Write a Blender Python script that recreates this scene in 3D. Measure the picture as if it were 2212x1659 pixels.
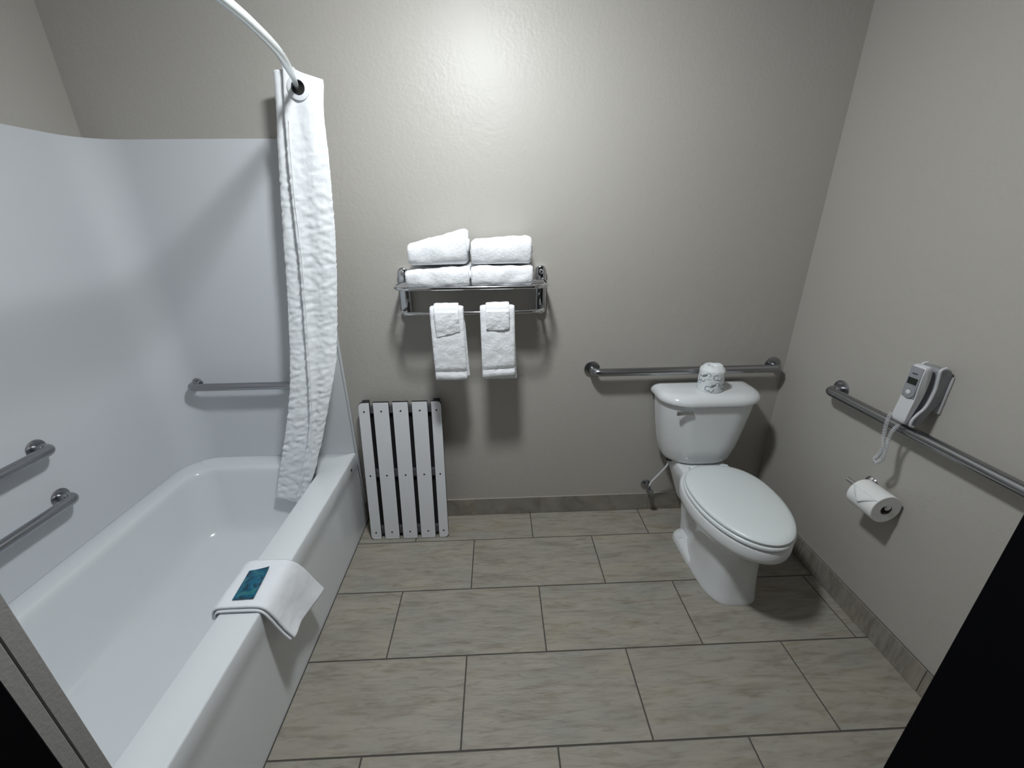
import bpy, bmesh, math, random
from math import sin, cos, pi, radians
from mathutils import Vector, Matrix, noise

random.seed(4)
for o in list(bpy.data.objects):
    bpy.data.objects.remove(o, do_unlink=True)
scn = bpy.context.scene
COL = scn.collection

# ------------------------------------------------------------------ camera
cam_d = bpy.data.cameras.new('camera')
cam_d.sensor_width = 36.0
cam_d.sensor_fit = 'HORIZONTAL'
cam_d.lens = 14.4445
cam_d.clip_start = 0.01
cam = bpy.data.objects.new('camera', cam_d)
COL.objects.link(cam)
R0 = (0.9992071189969907, 0.030629616834464433, 0.025435406784788693)
R1 = (-0.0378771982438867, 0.9281434980964174, 0.37029037901968104)
R2 = (-0.01226585500187769, -0.37096020475776054, 0.9285677548176834)
cam.matrix_world = Matrix((
    (R0[0], R0[2], -R0[1], 0.15169),
    (R1[0], R1[2], -R1[1], -1.90737),
    (R2[0], R2[2], -R2[1], 1.55407),
    (0, 0, 0, 1)))
scn.camera = cam

# ------------------------------------------------------------------ world, light, exposure
world = bpy.data.worlds.new('world')
scn.world = world
world.use_nodes = True
world.node_tree.nodes['Background'].inputs[0].default_value = (0.8, 0.85, 1.0, 1)
world.node_tree.nodes['Background'].inputs[1].default_value = 0.02
LAMP_X, LAMP_Y = 0.09, -0.90
LAMP_EMIT = 268.0
LAMP_COLOR = (0.93, 0.975, 1.0)
scn.view_settings.view_transform = 'Standard'
scn.view_settings.look = 'None'
scn.view_settings.exposure = 0.0
scn.view_settings.gamma = 1.0
scn.view_settings.use_curve_mapping = False

XR = 1.592      # right wall
XL = -1.452     # left wall
YF = -1.54      # front wall, inner face
ZC = 2.44       # ceiling

# ------------------------------------------------------------------ materials
def mat(name, color, rough=0.5, metal=0.0, spec=0.5, bump=None, var=None, coat=0.0, sheen=0.0, emit=None):
    m = bpy.data.materials.new(name)
    m.use_nodes = True
    nt = m.node_tree
    b = nt.nodes['Principled BSDF']
    b.inputs['Base Color'].default_value = (*color, 1)
    b.inputs['Roughness'].default_value = rough
    b.inputs['Metallic'].default_value = metal
    b.inputs['Specular IOR Level'].default_value = spec
    b.inputs['Coat Weight'].default_value = coat
    b.inputs['Sheen Weight'].default_value = sheen
    if emit:
        b.inputs['Emission Color'].default_value = (*LAMP_COLOR, 1)
        b.inputs['Emission Strength'].default_value = emit
    tc = nt.nodes.new('ShaderNodeTexCoord')
    if var:   # (scale, amount, stretch)
        mp = nt.nodes.new('ShaderNodeMapping')
        nt.links.new(tc.outputs['Object'], mp.inputs[0])
        mp.inputs['Scale'].default_value = var[2] if len(var) > 2 else (1, 1, 1)
        n = nt.nodes.new('ShaderNodeTexNoise')
        n.inputs['Scale'].default_value = var[0]
        n.inputs['Detail'].default_value = 5
        nt.links.new(mp.outputs[0], n.inputs['Vector'])
        r = nt.nodes.new('ShaderNodeValToRGB')
        a = var[1]
        r.color_ramp.elements[0].position = 0.3
        r.color_ramp.elements[1].position = 0.7
        r.color_ramp.elements[0].color = (*[c * (1 - a) for c in color], 1)
        r.color_ramp.elements[1].color = (*[min(1, c * (1 + a)) for c in color], 1)
        nt.links.new(n.outputs['Fac'], r.inputs[0])
        nt.links.new(r.outputs[0], b.inputs['Base Color'])
    if bump:  # list of (scale, strength, distance)
        prev = None
        for sc, st, di in bump:
            n = nt.nodes.new('ShaderNodeTexNoise')
            n.inputs['Scale'].default_value = sc
            n.inputs['Detail'].default_value = 3
            nt.links.new(tc.outputs['Object'], n.inputs['Vector'])
            bp = nt.nodes.new('ShaderNodeBump')
            bp.inputs['Strength'].default_value = st
            bp.inputs['Distance'].default_value = di
            nt.links.new(n.outputs['Fac'], bp.inputs['Height'])
            if prev: nt.links.new(prev.outputs[0], bp.inputs['Normal'])
            prev = bp
        nt.links.new(prev.outputs[0], b.inputs['Normal'])
    return m

M = {}
M['paint'] = mat('greige_wall_paint', (0.425, 0.404, 0.370), 0.46, spec=0.5,
                 bump=[(26, 0.17, 0.007), (75, 0.26, 0.004)], var=(1.3, 0.02))
M['ceiling'] = mat('ceiling_paint', (0.30, 0.29, 0.28), 0.8, bump=[(40, 0.2, 0.004)])
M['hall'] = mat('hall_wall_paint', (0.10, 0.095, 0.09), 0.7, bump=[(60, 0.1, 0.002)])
M['acrylic'] = mat('white_acrylic', (0.74, 0.765, 0.785), 0.16, spec=0.5, bump=[(3.0, 0.05, 0.01)])
M['surround'] = mat('white_surround_panel', (0.62, 0.64, 0.665), 0.62, spec=0.3, bump=[(5.0, 0.06, 0.01)])
M['porcelain'] = mat('white_porcelain', (0.73, 0.75, 0.76), 0.10, spec=0.55)
M['seat'] = mat('toilet_seat_plastic', (0.72, 0.76, 0.76), 0.28, bump=[(400, 0.03, 0.0005)])
M['steel'] = mat('brushed_stainless', (0.35, 0.355, 0.37), 0.26, metal=1.0, bump=[(400, 0.03, 0.0002)])
M['chrome'] = mat('polished_chrome', (0.72, 0.73, 0.75), 0.07, metal=1.0)
M['towel'] = mat('white_terry', (0.86, 0.875, 0.90), 0.95, spec=0.15, sheen=0.3,
                 bump=[(80, 0.35, 0.006), (300, 0.6, 0.003)])
M['mat_cloth'] = mat('white_bath_mat_cloth', (0.82, 0.84, 0.87), 0.95, spec=0.15, sheen=0.3, bump=[(300, 0.35, 0.002)])
M['cloth'] = mat('white_curtain_fabric', (0.84, 0.86, 0.88), 0.75, spec=0.25,
                 bump=[(38, 0.35, 0.006), (260, 0.2, 0.001)])
M['plastic_white'] = mat('white_plastic', (0.62, 0.63, 0.65), 0.35)
M['grommet'] = mat('white_grommet_plastic', (0.80, 0.82, 0.84), 0.4)
M['rod'] = mat('white_satin_rod', (0.72, 0.77, 0.78), 0.22, metal=0.35)
M['slat'] = mat('white_phenolic', (0.66, 0.67, 0.69), 0.38, bump=[(120, 0.03, 0.0006)])
M['black_core'] = mat('black_phenolic_core', (0.02, 0.02, 0.022), 0.5)
M['screw'] = mat('dark_screw_and_hole', (0.03, 0.03, 0.035), 0.4, metal=0.7)
M['black_paint'] = mat('black_door_paint', (0.003, 0.003, 0.004), 0.85, spec=0.04)
M['grout'] = mat('grey_grout', (0.085, 0.080, 0.072), 0.95, bump=[(300, 0.3, 0.001)])
M['caulk'] = mat('pale_caulk', (0.40, 0.37, 0.32), 0.6)
M['jamb'] = mat('grey_plaster_jamb', (0.30, 0.29, 0.28), 0.7, bump=[(160, 0.35, 0.0015)])
M['paper'] = mat('toilet_paper', (0.80, 0.81, 0.80), 0.95, spec=0.1, bump=[(500, 0.2, 0.0006)])
M['core'] = mat('cardboard_core', (0.16, 0.14, 0.12), 0.9)
M['wrapper'] = mat('printed_wrapper', (0.76, 0.79, 0.80), 0.5, bump=[(60, 0.5, 0.003)])
M['ink_blue'] = mat('navy_ink', (0.02, 0.05, 0.12), 0.6)
M['ink_grey'] = mat('grey_ink', (0.20, 0.23, 0.23), 0.6)
M['phone_white'] = mat('phone_white_plastic', (0.60, 0.61, 0.63), 0.32)
M['phone_grey'] = mat('phone_grey_plastic', (0.27, 0.28, 0.30), 0.38)
M['bar_and_shade_dark'] = mat('dark_crossbar_and_hole_shade', (0.07, 0.07, 0.08), 0.45)  # bench cross bars, and the painted shade inside the grommet hole
M['lcd'] = mat('phone_screen', (0.018, 0.025, 0.02), 0.25)
M['lamp_glass'] = mat('lamp_glass', (0.9, 0.9, 0.9), 0.5, emit=LAMP_EMIT)

def tile_material(name, base, dark, light):
    m = bpy.data.materials.new(name); m.use_nodes = True
    nt = m.node_tree; b = nt.nodes['Principled BSDF']
    N = nt.nodes.new; L = nt.links.new
    tc = N('ShaderNodeTexCoord'); oi = N('ShaderNodeObjectInfo')
    mul = N('ShaderNodeVectorMath'); mul.operation = 'SCALE'; mul.inputs[0].default_value = (13, 29, 7)
    L(oi.outputs['Random'], mul.inputs['Scale'])
    add = N('ShaderNodeVectorMath'); add.operation = 'ADD'
    L(tc.outputs['Object'], add.inputs[0]); L(mul.outputs[0], add.inputs[1])
    def nz(scale, stretch, detail, dist=0.0):
        mp = N('ShaderNodeMapping'); mp.inputs['Scale'].default_value = stretch
        L(add.outputs[0], mp.inputs[0])
        n = N('ShaderNodeTexNoise'); n.inputs['Scale'].default_value = scale
        n.inputs['Detail'].default_value = detail; n.inputs['Distortion'].default_value = dist
        L(mp.outputs[0], n.inputs['Vector']); return n
    streak = nz(6.0, (1, 6.5, 1), 8, 0.7)
    cloud = nz(4.0, (1, 2.0, 1), 4)
    vein = nz(13.0, (1, 5.5, 1), 10, 1.0)
    fine = nz(120, (1, 1, 1), 3)
    r1 = N('ShaderNodeValToRGB'); e = r1.color_ramp.elements
    e[0].position = 0.33; e[0].color = (*dark, 1); e[1].position = 0.47; e[1].color = (*base, 1)
    x = r1.color_ramp.elements.new(0.68); x.color = (*light, 1)
    L(streak.outputs['Fac'], r1.inputs[0])
    r2 = N('ShaderNodeValToRGB'); e = r2.color_ramp.elements
    e[0].position = 0.35; e[0].color = (0.93, 0.955, 0.965, 1); e[1].position = 0.65; e[1].color = (1.06, 1.02, 0.955, 1)
    L(cloud.outputs['Fac'], r2.inputs[0])
    mx = N('ShaderNodeMix'); mx.data_type = 'RGBA'; mx.blend_type = 'MULTIPLY'; mx.inputs[0].default_value = 1
    L(r1.outputs[0], mx.inputs[6]); L(r2.outputs[0], mx.inputs[7])
    r3 = N('ShaderNodeValToRGB'); e = r3.color_ramp.elements
    e[0].position = 0.34; e[0].color = (0.80, 0.79, 0.77, 1); e[1].position = 0.46; e[1].color = (1, 1, 1, 1)
    x3 = e.new(0.66); x3.color = (1.06, 1.06, 1.06, 1)
    L(vein.outputs['Fac'], r3.inputs[0])
    mx2 = N('ShaderNodeMix'); mx2.data_type = 'RGBA'; mx2.blend_type = 'MULTIPLY'; mx2.inputs[0].default_value = 0.8
    L(mx.outputs[2], mx2.inputs[6]); L(r3.outputs[0], mx2.inputs[7])
    L(mx2.outputs[2], b.inputs['Base Color'])
    rr = N('ShaderNodeMapRange'); rr.inputs[3].default_value = 0.42; rr.inputs[4].default_value = 0.62
    L(streak.outputs['Fac'], rr.inputs[0]); L(rr.outputs[0], b.inputs['Roughness'])
    b1 = N('ShaderNodeBump'); b1.inputs['Strength'].default_value = 0.6; b1.inputs['Distance'].default_value = 0.005
    L(vein.outputs['Fac'], b1.inputs['Height'])
    b2 = N('ShaderNodeBump'); b2.inputs['Strength'].default_value = 0.12; b2.inputs['Distance'].default_value = 0.001
    L(fine.outputs['Fac'], b2.inputs['Height']); L(b1.outputs[0], b2.inputs['Normal'])
    L(b2.outputs[0], b.inputs['Normal'])
    return m
M['tile'] = tile_material('beige_porcelain_tile', (0.300, 0.280, 0.240), (0.245, 0.222, 0.185), (0.330, 0.311, 0.273))
M['base_tile'] = tile_material('base_tile', (0.260, 0.242, 0.212), (0.215, 0.198, 0.172), (0.300, 0.282, 0.250))

def packet_material():
    m = bpy.data.materials.new('teal_foil_packet'); m.use_nodes = True
    nt = m.node_tree; b = nt.nodes['Principled BSDF']
    tc = nt.nodes.new('ShaderNodeTexCoord'); n = nt.nodes.new('ShaderNodeTexNoise')
    n.inputs['Scale'].default_value = 24; n.inputs['Distortion'].default_value = 1.2
    nt.links.new(tc.outputs['Object'], n.inputs['Vector'])
    r = nt.nodes.new('ShaderNodeValToRGB'); e = r.color_ramp.elements
    e[0].position = 0.36; e[0].color = (0.004, 0.035, 0.045, 1)
    e[1].position = 0.62; e[1].color = (0.03, 0.17, 0.17, 1)
    x = e.new(0.50); x.color = (0.005, 0.10, 0.19, 1)
    nt.links.new(n.outputs['Fac'], r.inputs[0]); nt.links.new(r.outputs[0], b.inputs['Base Color'])
    b.inputs['Roughness'].default_value = 0.25
    return m
M['packet'] = packet_material()

# ------------------------------------------------------------------ helpers
def root_of(p):
    while p.parent: p = p.parent
    return p
def origin(p):
    return Vector(root_of(p).location) if p else Vector((0, 0, 0))

def tag(o, label=None, cat=None, group=None, kind=None):
    if label: o['label'] = label
    if cat: o['category'] = cat
    if group: o['group'] = group
    if kind: o['kind'] = kind
    return o

def thing(name, label, cat, loc, group=None):
    o = bpy.data.objects.new(name, None)
    o.empty_display_size = 0.05
    o.location = loc
    COL.objects.link(o)
    return tag(o, label, cat, group)

def finish(name, bm, m, parent=None, smooth=True, angle=35, org=None):
    """bm in world coordinates -> object; its origin is at org or at its thing's base"""
    bmesh.ops.recalc_face_normals(bm, faces=bm.faces)
    org = Vector(org) if org is not None else (origin(parent) if parent else None)
    if org is None:
        c = Vector((0, 0, 0)); zmin = 1e9
        for v in bm.verts: c += v.co; zmin = min(zmin, v.co.z)
        c /= max(1, len(bm.verts)); c.z = zmin; org = c
    bmesh.ops.translate(bm, verts=bm.verts, vec=-org)
    for f in bm.faces: f.smooth = smooth
    if smooth:
        lim = radians(angle)
        for e in bm.edges:
            if len(e.link_faces) == 2 and e.calc_face_angle(0) > lim: e.smooth = False
    me = bpy.data.meshes.new(name); bm.to_mesh(me); bm.free()
    o = bpy.data.objects.new(name, me)
    ms = m if isinstance(m, (list, tuple)) else [m]
    for x in ms: me.materials.append(x)
    COL.objects.link(o)
    if parent:
        o.parent = parent
        o.location = org - origin(parent)
        if parent.parent is not None or parent.type == 'MESH':
            # parent may be a mesh part with its own offset
            acc = Vector((0, 0, 0)); p = parent
            while p: acc += Vector(p.location); p = p.parent
            o.location = org - acc
    else:
        o.location = org
    return o

def box(bm, x0, x1, y0, y1, z0, z1, bev=0.0, seg=2, mi=0):
    x0, x1 = sorted((x0, x1)); y0, y1 = sorted((y0, y1)); z0, z1 = sorted((z0, z1))
    r = bmesh.ops.create_cube(bm, size=1.0)
    vs = r['verts']
    bmesh.ops.scale(bm, vec=(x1 - x0, y1 - y0, z1 - z0), verts=vs)
    bmesh.ops.translate(bm, vec=((x0 + x1) / 2, (y0 + y1) / 2, (z0 + z1) / 2), verts=vs)
    if bev > 0:
        es = list({e for v in vs for e in v.link_edges})
        bmesh.ops.bevel(bm, geom=es, offset=bev, segments=seg, affect='EDGES', profile=0.5)

def loft(bm, rings, closed=True, cap0=True, cap1=True, mi=0):
    vr = [[bm.verts.new(p) for p in r] for r in rings]
    n = len(vr[0])
    for a, b in zip(vr[:-1], vr[1:]):
        for i in range(n if closed else n - 1):
            j = (i + 1) % n
            try:
                f = bm.faces.new((a[i], a[j], b[j], b[i])); f.material_index = mi
            except ValueError: pass
    if closed and cap0: bm.faces.new(vr[0][::-1]).material_index = mi
    if closed and cap1: bm.faces.new(vr[-1]).material_index = mi
    return vr

def smooth_path(pts, n=8):
    """Catmull-Rom through pts"""
    P = [Vector(p) for p in pts]
    if len(P) < 3:
        return P
    Q = [2 * P[0] - P[1]] + P + [2 * P[-1] - P[-2]]
    out = []
    for i in range(1, len(Q) - 2):
        for k in range(n):
            t = k / n; a, b, c, d = Q[i - 1], Q[i], Q[i + 1], Q[i + 2]
            out.append(0.5 * ((2 * b) + (c - a) * t + (2 * a - 5 * b + 4 * c - d) * t * t + (3 * b - a - 3 * c + d) * t ** 3))
    out.append(P[-1])
    return out

def fillet_path(pts, r, n=8):
    P = [Vector(p) for p in pts]
    out = [P[0]]
    for i in range(1, len(P) - 1):
        a = (P[i - 1] - P[i]); b = (P[i + 1] - P[i])
        ri = min(r, a.length * 0.49, b.length * 0.49)
        a.normalize(); b.normalize()
        ang = a.angle(b)
        t = ri; rad = ri * math.tan(ang / 2)
        c = P[i] + (a + b).normalized() * (rad / sin(ang / 2))
        s = P[i] + a * t; e = P[i] + b * t
        v0, v1 = s - c, e - c
        om = v0.angle(v1)
        for k in range(n + 1):
            q = k / n
            out.append(c + (v0 * sin((1 - q) * om) + v1 * sin(q * om)) / sin(om))
    out.append(P[-1])
    return out

def tube(bm, path, r, seg=12, cap=True, mi=0):
    P = [Vector(p) for p in path]
    Q = [P[0]]
    for p in P[1:]:
        if (p - Q[-1]).length > 1e-6: Q.append(p)
    P = Q
    n = len(P)
    T = []
    for i in range(n):
        t = (P[min(i + 1, n - 1)] - P[max(i - 1, 0)]); t.normalize(); T.append(t)
    up = Vector((0, 0, 1)) if abs(T[0].z) < 0.9 else Vector((1, 0, 0))
    u = T[0].cross(up).normalized(); rings = []
    for i in range(n):
        if i: 
            q = T[i - 1].rotation_difference(T[i]); u = (q @ u)
            u = (u - T[i] * u.dot(T[i])).normalized()
        v = T[i].cross(u)
        rr = r(i / (n - 1)) if callable(r) else r
        rings.append([P[i] + (u * cos(2 * pi * k / seg) + v * sin(2 * pi * k / seg)) * rr for k in range(seg)])
    loft(bm, rings, cap0=cap, cap1=cap, mi=mi)

def lathe(bm, prof, c, axis='z', seg=32, mi=0, cap0=True, cap1=True):
    """prof: (radius, height) list along axis from c"""
    c = Vector(c)
    ax = {'x': (Vector((0, 1, 0)), Vector((0, 0, 1)), Vector((1, 0, 0))),
          'y': (Vector((0, 0, 1)), Vector((1, 0, 0)), Vector((0, 1, 0))),
          'z': (Vector((1, 0, 0)), Vector((0, 1, 0)), Vector((0, 0, 1)))}[axis]
    rings = [[c + ax[0] * (r * cos(2 * pi * k / seg)) + ax[1] * (r * sin(2 * pi * k / seg)) + ax[2] * h for k in range(seg)] for r, h in prof]
    loft(bm, rings, cap0=cap0, cap1=cap1, mi=mi)

def rr_ring(x0, x1, y0, y1, r, z, n=8):
    pts = []
    for cx, cy, a0 in ((x1 - r, y1 - r, 0), (x0 + r, y1 - r, 90), (x0 + r, y0 + r, 180), (x1 - r, y0 + r, 270)):
        for k in range(n + 1):
            a = radians(a0 + 90 * k / n)
            pts.append((cx + r * cos(a), cy + r * sin(a), z))
    return pts

def nz(p, s, seed=0.0):
    return noise.noise(Vector((p[0] * s + seed, p[1] * s + seed * 0.7, p[2] * s - seed)))

# ------------------------------------------------------------------ room shell
def structure(name, bm, m, **k):
    return tag(finish(name, bm, m, smooth=False, **k), kind='structure')

U = 0.308
bm = bmesh.new(); box(bm, XL - 0.10, XR + 0.10, YF - 1.9, 0.10, -0.06, -0.0022)
floor = structure('floor', bm, M['grout'], org=(0, 0, 0))
bm = bmesh.new(); box(bm, XL - 0.1, XR + 0.1, 0.0, 0.10, -0.0022, ZC)
structure('wall_back', bm, M['paint'], org=(0, 0, 0))
bm = bmesh.new(); box(bm, XR, XR + 0.1, YF - 0.13, 0.0, -0.0022, ZC)
structure('wall_right', bm, M['paint'], org=(0, 0, 0))
bm = bmesh.new(); box(bm, XL - 0.1, XL, YF - 0.13, 0.0, -0.0022, ZC)
structure('wall_left', bm, M['paint'], org=(0, 0, 0))
bm = bmesh.new(); box(bm, XL - 0.1, XR + 0.1, YF - 1.9, 0.10, ZC, ZC + 0.06)
structure('ceiling', bm, M['ceiling'], org=(0, 0, 0))
# front wall either side of the doorway and above it
DJ = -0.42
DR = 0.766
bm = bmesh.new()
box(bm, XL, DJ - 0.012, YF - 0.13, YF, -0.0022, ZC)
box(bm, DR + 0.05, XR, YF - 0.13, YF, -0.0022, ZC)
box(bm, DJ - 0.012, DR + 0.05, YF - 0.13, YF, 2.12, ZC)
structure('wall_front', bm, M['jamb'], org=(0, 0, 0))
# plaster return at the left jamb: two strips with a joint between, then the black frame
bm = bmesh.new()
box(bm, DJ - 0.0118, DJ, YF - 0.0205, YF, 0, 2.12, 0.001, 1)
box(bm, DJ - 0.0118, DJ + 0.0005, YF - 0.0400, YF - 0.0222, 0, 2.12, 0.001, 1)
structure('trim_1', bm, M['jamb'])
bm = bmesh.new()
box(bm, DJ - 0.011, DJ + 0.004, YF - 0.15, YF - 0.0400, 0, 2.118, 0.002, 1)
box(bm, DJ - 0.07, DJ + 0.004, YF - 0.15, YF - 0.131, 0, 2.17, 0.002, 1)
box(bm, DR, DR + 0.049, YF - 0.15, YF + 0.004, 0, 2.118, 0.002, 1)
box(bm, DR, DR + 0.11, YF - 0.15, YF - 0.131, 0, 2.17, 0.002, 1)
box(bm, DJ + 0.004, DR, YF - 0.15, YF - 0.01, 2.07, 2.118, 0.002, 1)
door_1 = structure('door_1', bm, M['black_paint'])
# black door leaf swung back into the hall
bm = bmesh.new(); box(bm, DR - 0.004, DR + 0.04, YF - 1.05, YF - 0.152, 0.008, 2.07, 0.002, 1)
leaf = finish('door_panel', bm, M['black_paint'], door_1, smooth=False)
bm = bmesh.new()
lathe(bm, [(0.026, 0), (0.026, -0.008), (0.011, -0.010), (0.011, -0.045), (0.02, -0.052), (0.024, -0.066), (0.018, -0.078)], (DR - 0.004, YF - 0.98, 1.0), 'x', 20)
finish('door_handle', bm, M['chrome'], leaf)
# hall shell behind the camera
bm = bmesh.new()
box(bm, XL - 0.1, XR + 0.1, YF - 1.9, YF - 1.8, -0.0022, ZC)
box(bm, XL - 0.1, XL, YF - 1.8, YF - 0.13, -0.0022, ZC)
box(bm, XR, XR + 0.1, YF - 1.8, YF - 0.13, -0.0022, ZC)
structure('wall_hall', bm, M['hall'], org=(0, 0, 0))

# floor tiles, each its own piece
X0, X1, Y0, Y1 = -0.603, XR - 0.002, YF - 0.13, -0.002
G = 0.0025
tile_cache = {}
row_y = [-0.2035 - U * k for k in range(-1, 6)]
for k, ytop in enumerate(row_y[:-1]):
    yb = max(row_y[k + 1], Y0); yt = min(ytop, Y1)
    if yt - yb < 0.01: continue
    odd = (k % 2 == 0)
    j = -5 if odd else -4
    while j * U < X1:
        a = max(j * U, X0); b = min((j + 2) * U, X1)
        j += 2
        if b - a < 0.012: continue
        w, d = round(b - a - 2 * G, 4), round(yt - yb - 2 * G, 4)
        key = (w, d)
        if key not in tile_cache:
            bm = bmesh.new(); box(bm, -w / 2, w / 2, -d / 2, d / 2, -0.0020, 0.0, 0.0009, 1)
            o = finish('tile', bm, M['tile'], floor, smooth=False, org=(0, 0, 0)); tile_cache[key] = o.data
        else:
            o = bpy.data.objects.new('tile', tile_cache[key]); COL.objects.link(o); o.parent = floor
        o.location = ((a + b) / 2, (yt + yb) / 2, random.uniform(-0.0002, 0.0002))

# tile skirting: a backing of mortar with one piece of tile after the other
def baseboard(name, side, cuts):
    T, H = 0.0095, 0.108
    bm = bmesh.new()
    if side == 'back': box(bm, cuts[0], cuts[-1], -T + 0.003, -0.0003, 0.0005, H - 0.001)
    else: box(bm, XR - T + 0.003, XR - 0.0003, cuts[-1], cuts[0], 0.0005, H - 0.001)
    s = structure(name, bm, M['caulk'] if side == 'back' else M['grout'], org=(0, 0, 0))
    for a, b in zip(cuts[:-1], cuts[1:]):
        bm = bmesh.new(); g = 0.0012
        if side == 'back': box(bm, a + g, b - g, -T, -T + 0.0045, 0.0012, H, 0.0016, 2)
        else: box(bm, XR - T, XR - T + 0.0045, b + g, a - g, 0.0012, H, 0.0016, 2)
        o = finish('tile', bm, M['base_tile'], s, smooth=False)
    return s
baseboard('baseboard_back', 'back', [-0.603, -0.31, 0.002, 0.371, 0.981, XR - 0.012])
baseboard('baseboard_right', 'right', [-0.012, -0.415, -1.023, YF + 0.002])

# ------------------------------------------------------------------ ceiling lamp (out of frame)
lamp = thing('ceiling_lamp', 'round flush ceiling lamp with a glowing glass dome', 'lamp', (LAMP_X, LAMP_Y, ZC))
bm = bmesh.new(); lathe(bm, [(0.122, 0), (0.126, -0.012), (0.112, -0.02)], (LAMP_X, LAMP_Y, ZC - 0.0002), 'z', 40)
finish('lamp_base', bm, M['chrome'], lamp)
bm = bmesh.new(); lathe(bm, [(0.100, 0), (0.099, -0.012), (0.087, -0.030), (0.060, -0.045), (0.030, -0.051), (0.006, -0.053)], (LAMP_X, LAMP_Y, ZC - 0.0205), 'z', 32)
finish('lamp_shade', bm, M['lamp_glass'], lamp)

# ------------------------------------------------------------------ bathtub
TX0, TX1, TY0, TY1, RIM = -1.446, -0.610, -1.532, -0.006, 0.43
tub = thing('bathtub', 'white alcove bathtub with a flat squared rim along the left wall', 'bathtub', (-1.03, -0.77, 0))
bm = bmesh.new()
def tr(x0, x1, y0, y1, r, z): return rr_ring(x0, x1, y0, y1, r, z, 8)
rings = [
    tr(TX0, TX1 + 0.006, TY0, TY1, 0.004, 0.001),
    tr(TX0, TX1 - 0.003, TY0, TY1, 0.004, 0.30),
    tr(TX0, TX1 - 0.0025, TY0, TY1, 0.004, 0.352),
    tr(TX0, TX1, TY0, TY1, 0.006, 0.362),
    tr(TX0, TX1, TY0, TY1, 0.006, RIM - 0.007),
    tr(TX0 + 0.002, TX1 - 0.002, TY0 + 0.002, TY1 - 0.001, 0.006, RIM - 0.002),
    tr(TX0 + 0.006, TX1 - 0.007, TY0 + 0.006, TY1 - 0.002, 0.008, RIM),
    tr(-1.366, -0.730, -1.435, -0.108, 0.085, RIM),
    tr(-1.360, -0.737, -1.428, -0.114, 0.088, RIM - 0.003),
    tr(-1.353, -0.744, -1.420, -0.121, 0.092, RIM - 0.012),
    tr(-1.350, -0.748, -1.414, -0.126, 0.094, RIM - 0.03),
    tr(-1.340, -0.768, -1.375, -0.160, 0.105, 0.24),
    tr(-1.330, -0.780, -1.350, -0.178, 0.115, 0.16),
    tr(-1.318, -0.793, -1.335, -0.192, 0.12, 0.125),
    tr(-1.295, -0.815, -1.312, -0.213, 0.12, 0.103),
    tr(-1.255, -0.850, -1.275, -0.245, 0.12, 0.094),
    tr(-1.15, -0.95, -1.15, -0.36, 0.06, 0.092)]
loft(bm, rings, cap0=False, cap1=True)
finish('tub_body', bm, M['acrylic'], tub, angle=50)
bm = bmesh.new(); lathe(bm, [(0.030, 0), (0.032, 0.002), (0.024, 0.004), (0.006, 0.003)], (-1.05, -1.18, 0.0925), 'z', 24)
finish('drain', bm, M['chrome'], tub)
bm = bmesh.new(); lathe(bm, [(0.007, 0), (0.007, -0.0015)], (-0.6086, -0.105, 0.385), 'x', 14)  # flat dark disc stands in for the shade of a hole
tag(finish('apron_hole_dark', bm, M['screw'], tub), 'small dark disc painted as a shaded hole in the apron near the back wall')

# ------------------------------------------------------------------ tub surround (three wall panels with rounded inside corners)
sur = thing('tub_surround', 'smooth glossy white three-sided tub wall panel rising above the bathtub', 'tub surround', (-1.03, -0.77, 0.43))
bm = bmesh.new()
SX0, SX1, ST = XL + 0.002, -0.612, 1.864
inner = [(SX1, -0.0035)]
inner = []
r = 0.16; t = 0.012
xa, ya, yn = XL + t, -t, YF + 0.012
path = [(SX1 - 0.004, ya)]
for k in range(0, 13):
    a = radians(90 + 90 * k / 12); path.append((xa + r + r * cos(a), ya - r + r * sin(a)))
for k in range(0, 13):
    a = radians(180 + 90 * k / 12); path.append((xa + r + r * cos(a), yn + r + r * sin(a)))
path.append((SX1 - 0.004, yn))
outer = [(SX1, -0.0008)] + [(XL + 0.0008, -0.0008)] * 13 + [(XL + 0.0008, YF + 0.0008)] * 13 + [(SX1, YF + 0.0008)]
top_in = [(x + (0.004 if 1 else 0), y) for x, y in path]
def offs(p, q, d):
    v = Vector((q[0] - p[0], q[1] - p[1])); L = v.length
    return (p[0] + v[0] / L * d, p[1] + v[1] / L * d)
ring0 = [(x, y, RIM + 0.0005) for x, y in path]
ring1 = [(x, y, ST - 0.006) for x, y in path]
ring2 = [(*offs(p, q, 0.003), ST - 0.001) for p, q in zip(path, outer)]
ring3 = [(*offs(p, q, 0.007), ST) for p, q in zip(path, outer)]
ring4 = [(x, y, ST - 0.0005) for x, y in outer]
ring5 = [(x, y, RIM + 0.0005) for x, y in outer]
# each index is a vertical strip: loft open rings across it
loft(bm, [ring0, ring1, ring2, ring3, ring4, ring5], closed=False)
# end caps
for e in (0, -1):
    vs = [bm.verts.new(rg[e]) for rg in (ring0, ring1, ring2, ring3, ring4, ring5)]
    bm.faces.new(vs)
bmesh.ops.remove_doubles(bm, verts=bm.verts, dist=0.0002)
finish('wall_panel', bm, M['surround'], sur, angle=40)
# vertical flange down the outer edge, to the floor
bm = bmesh.new()
box(bm, SX1 + 0.0005, SX1 + 0.012, -0.010, -0.0008, 0.11, ST, 0.003, 2)
finish('edge_flange', bm, M['surround'], sur)

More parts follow.
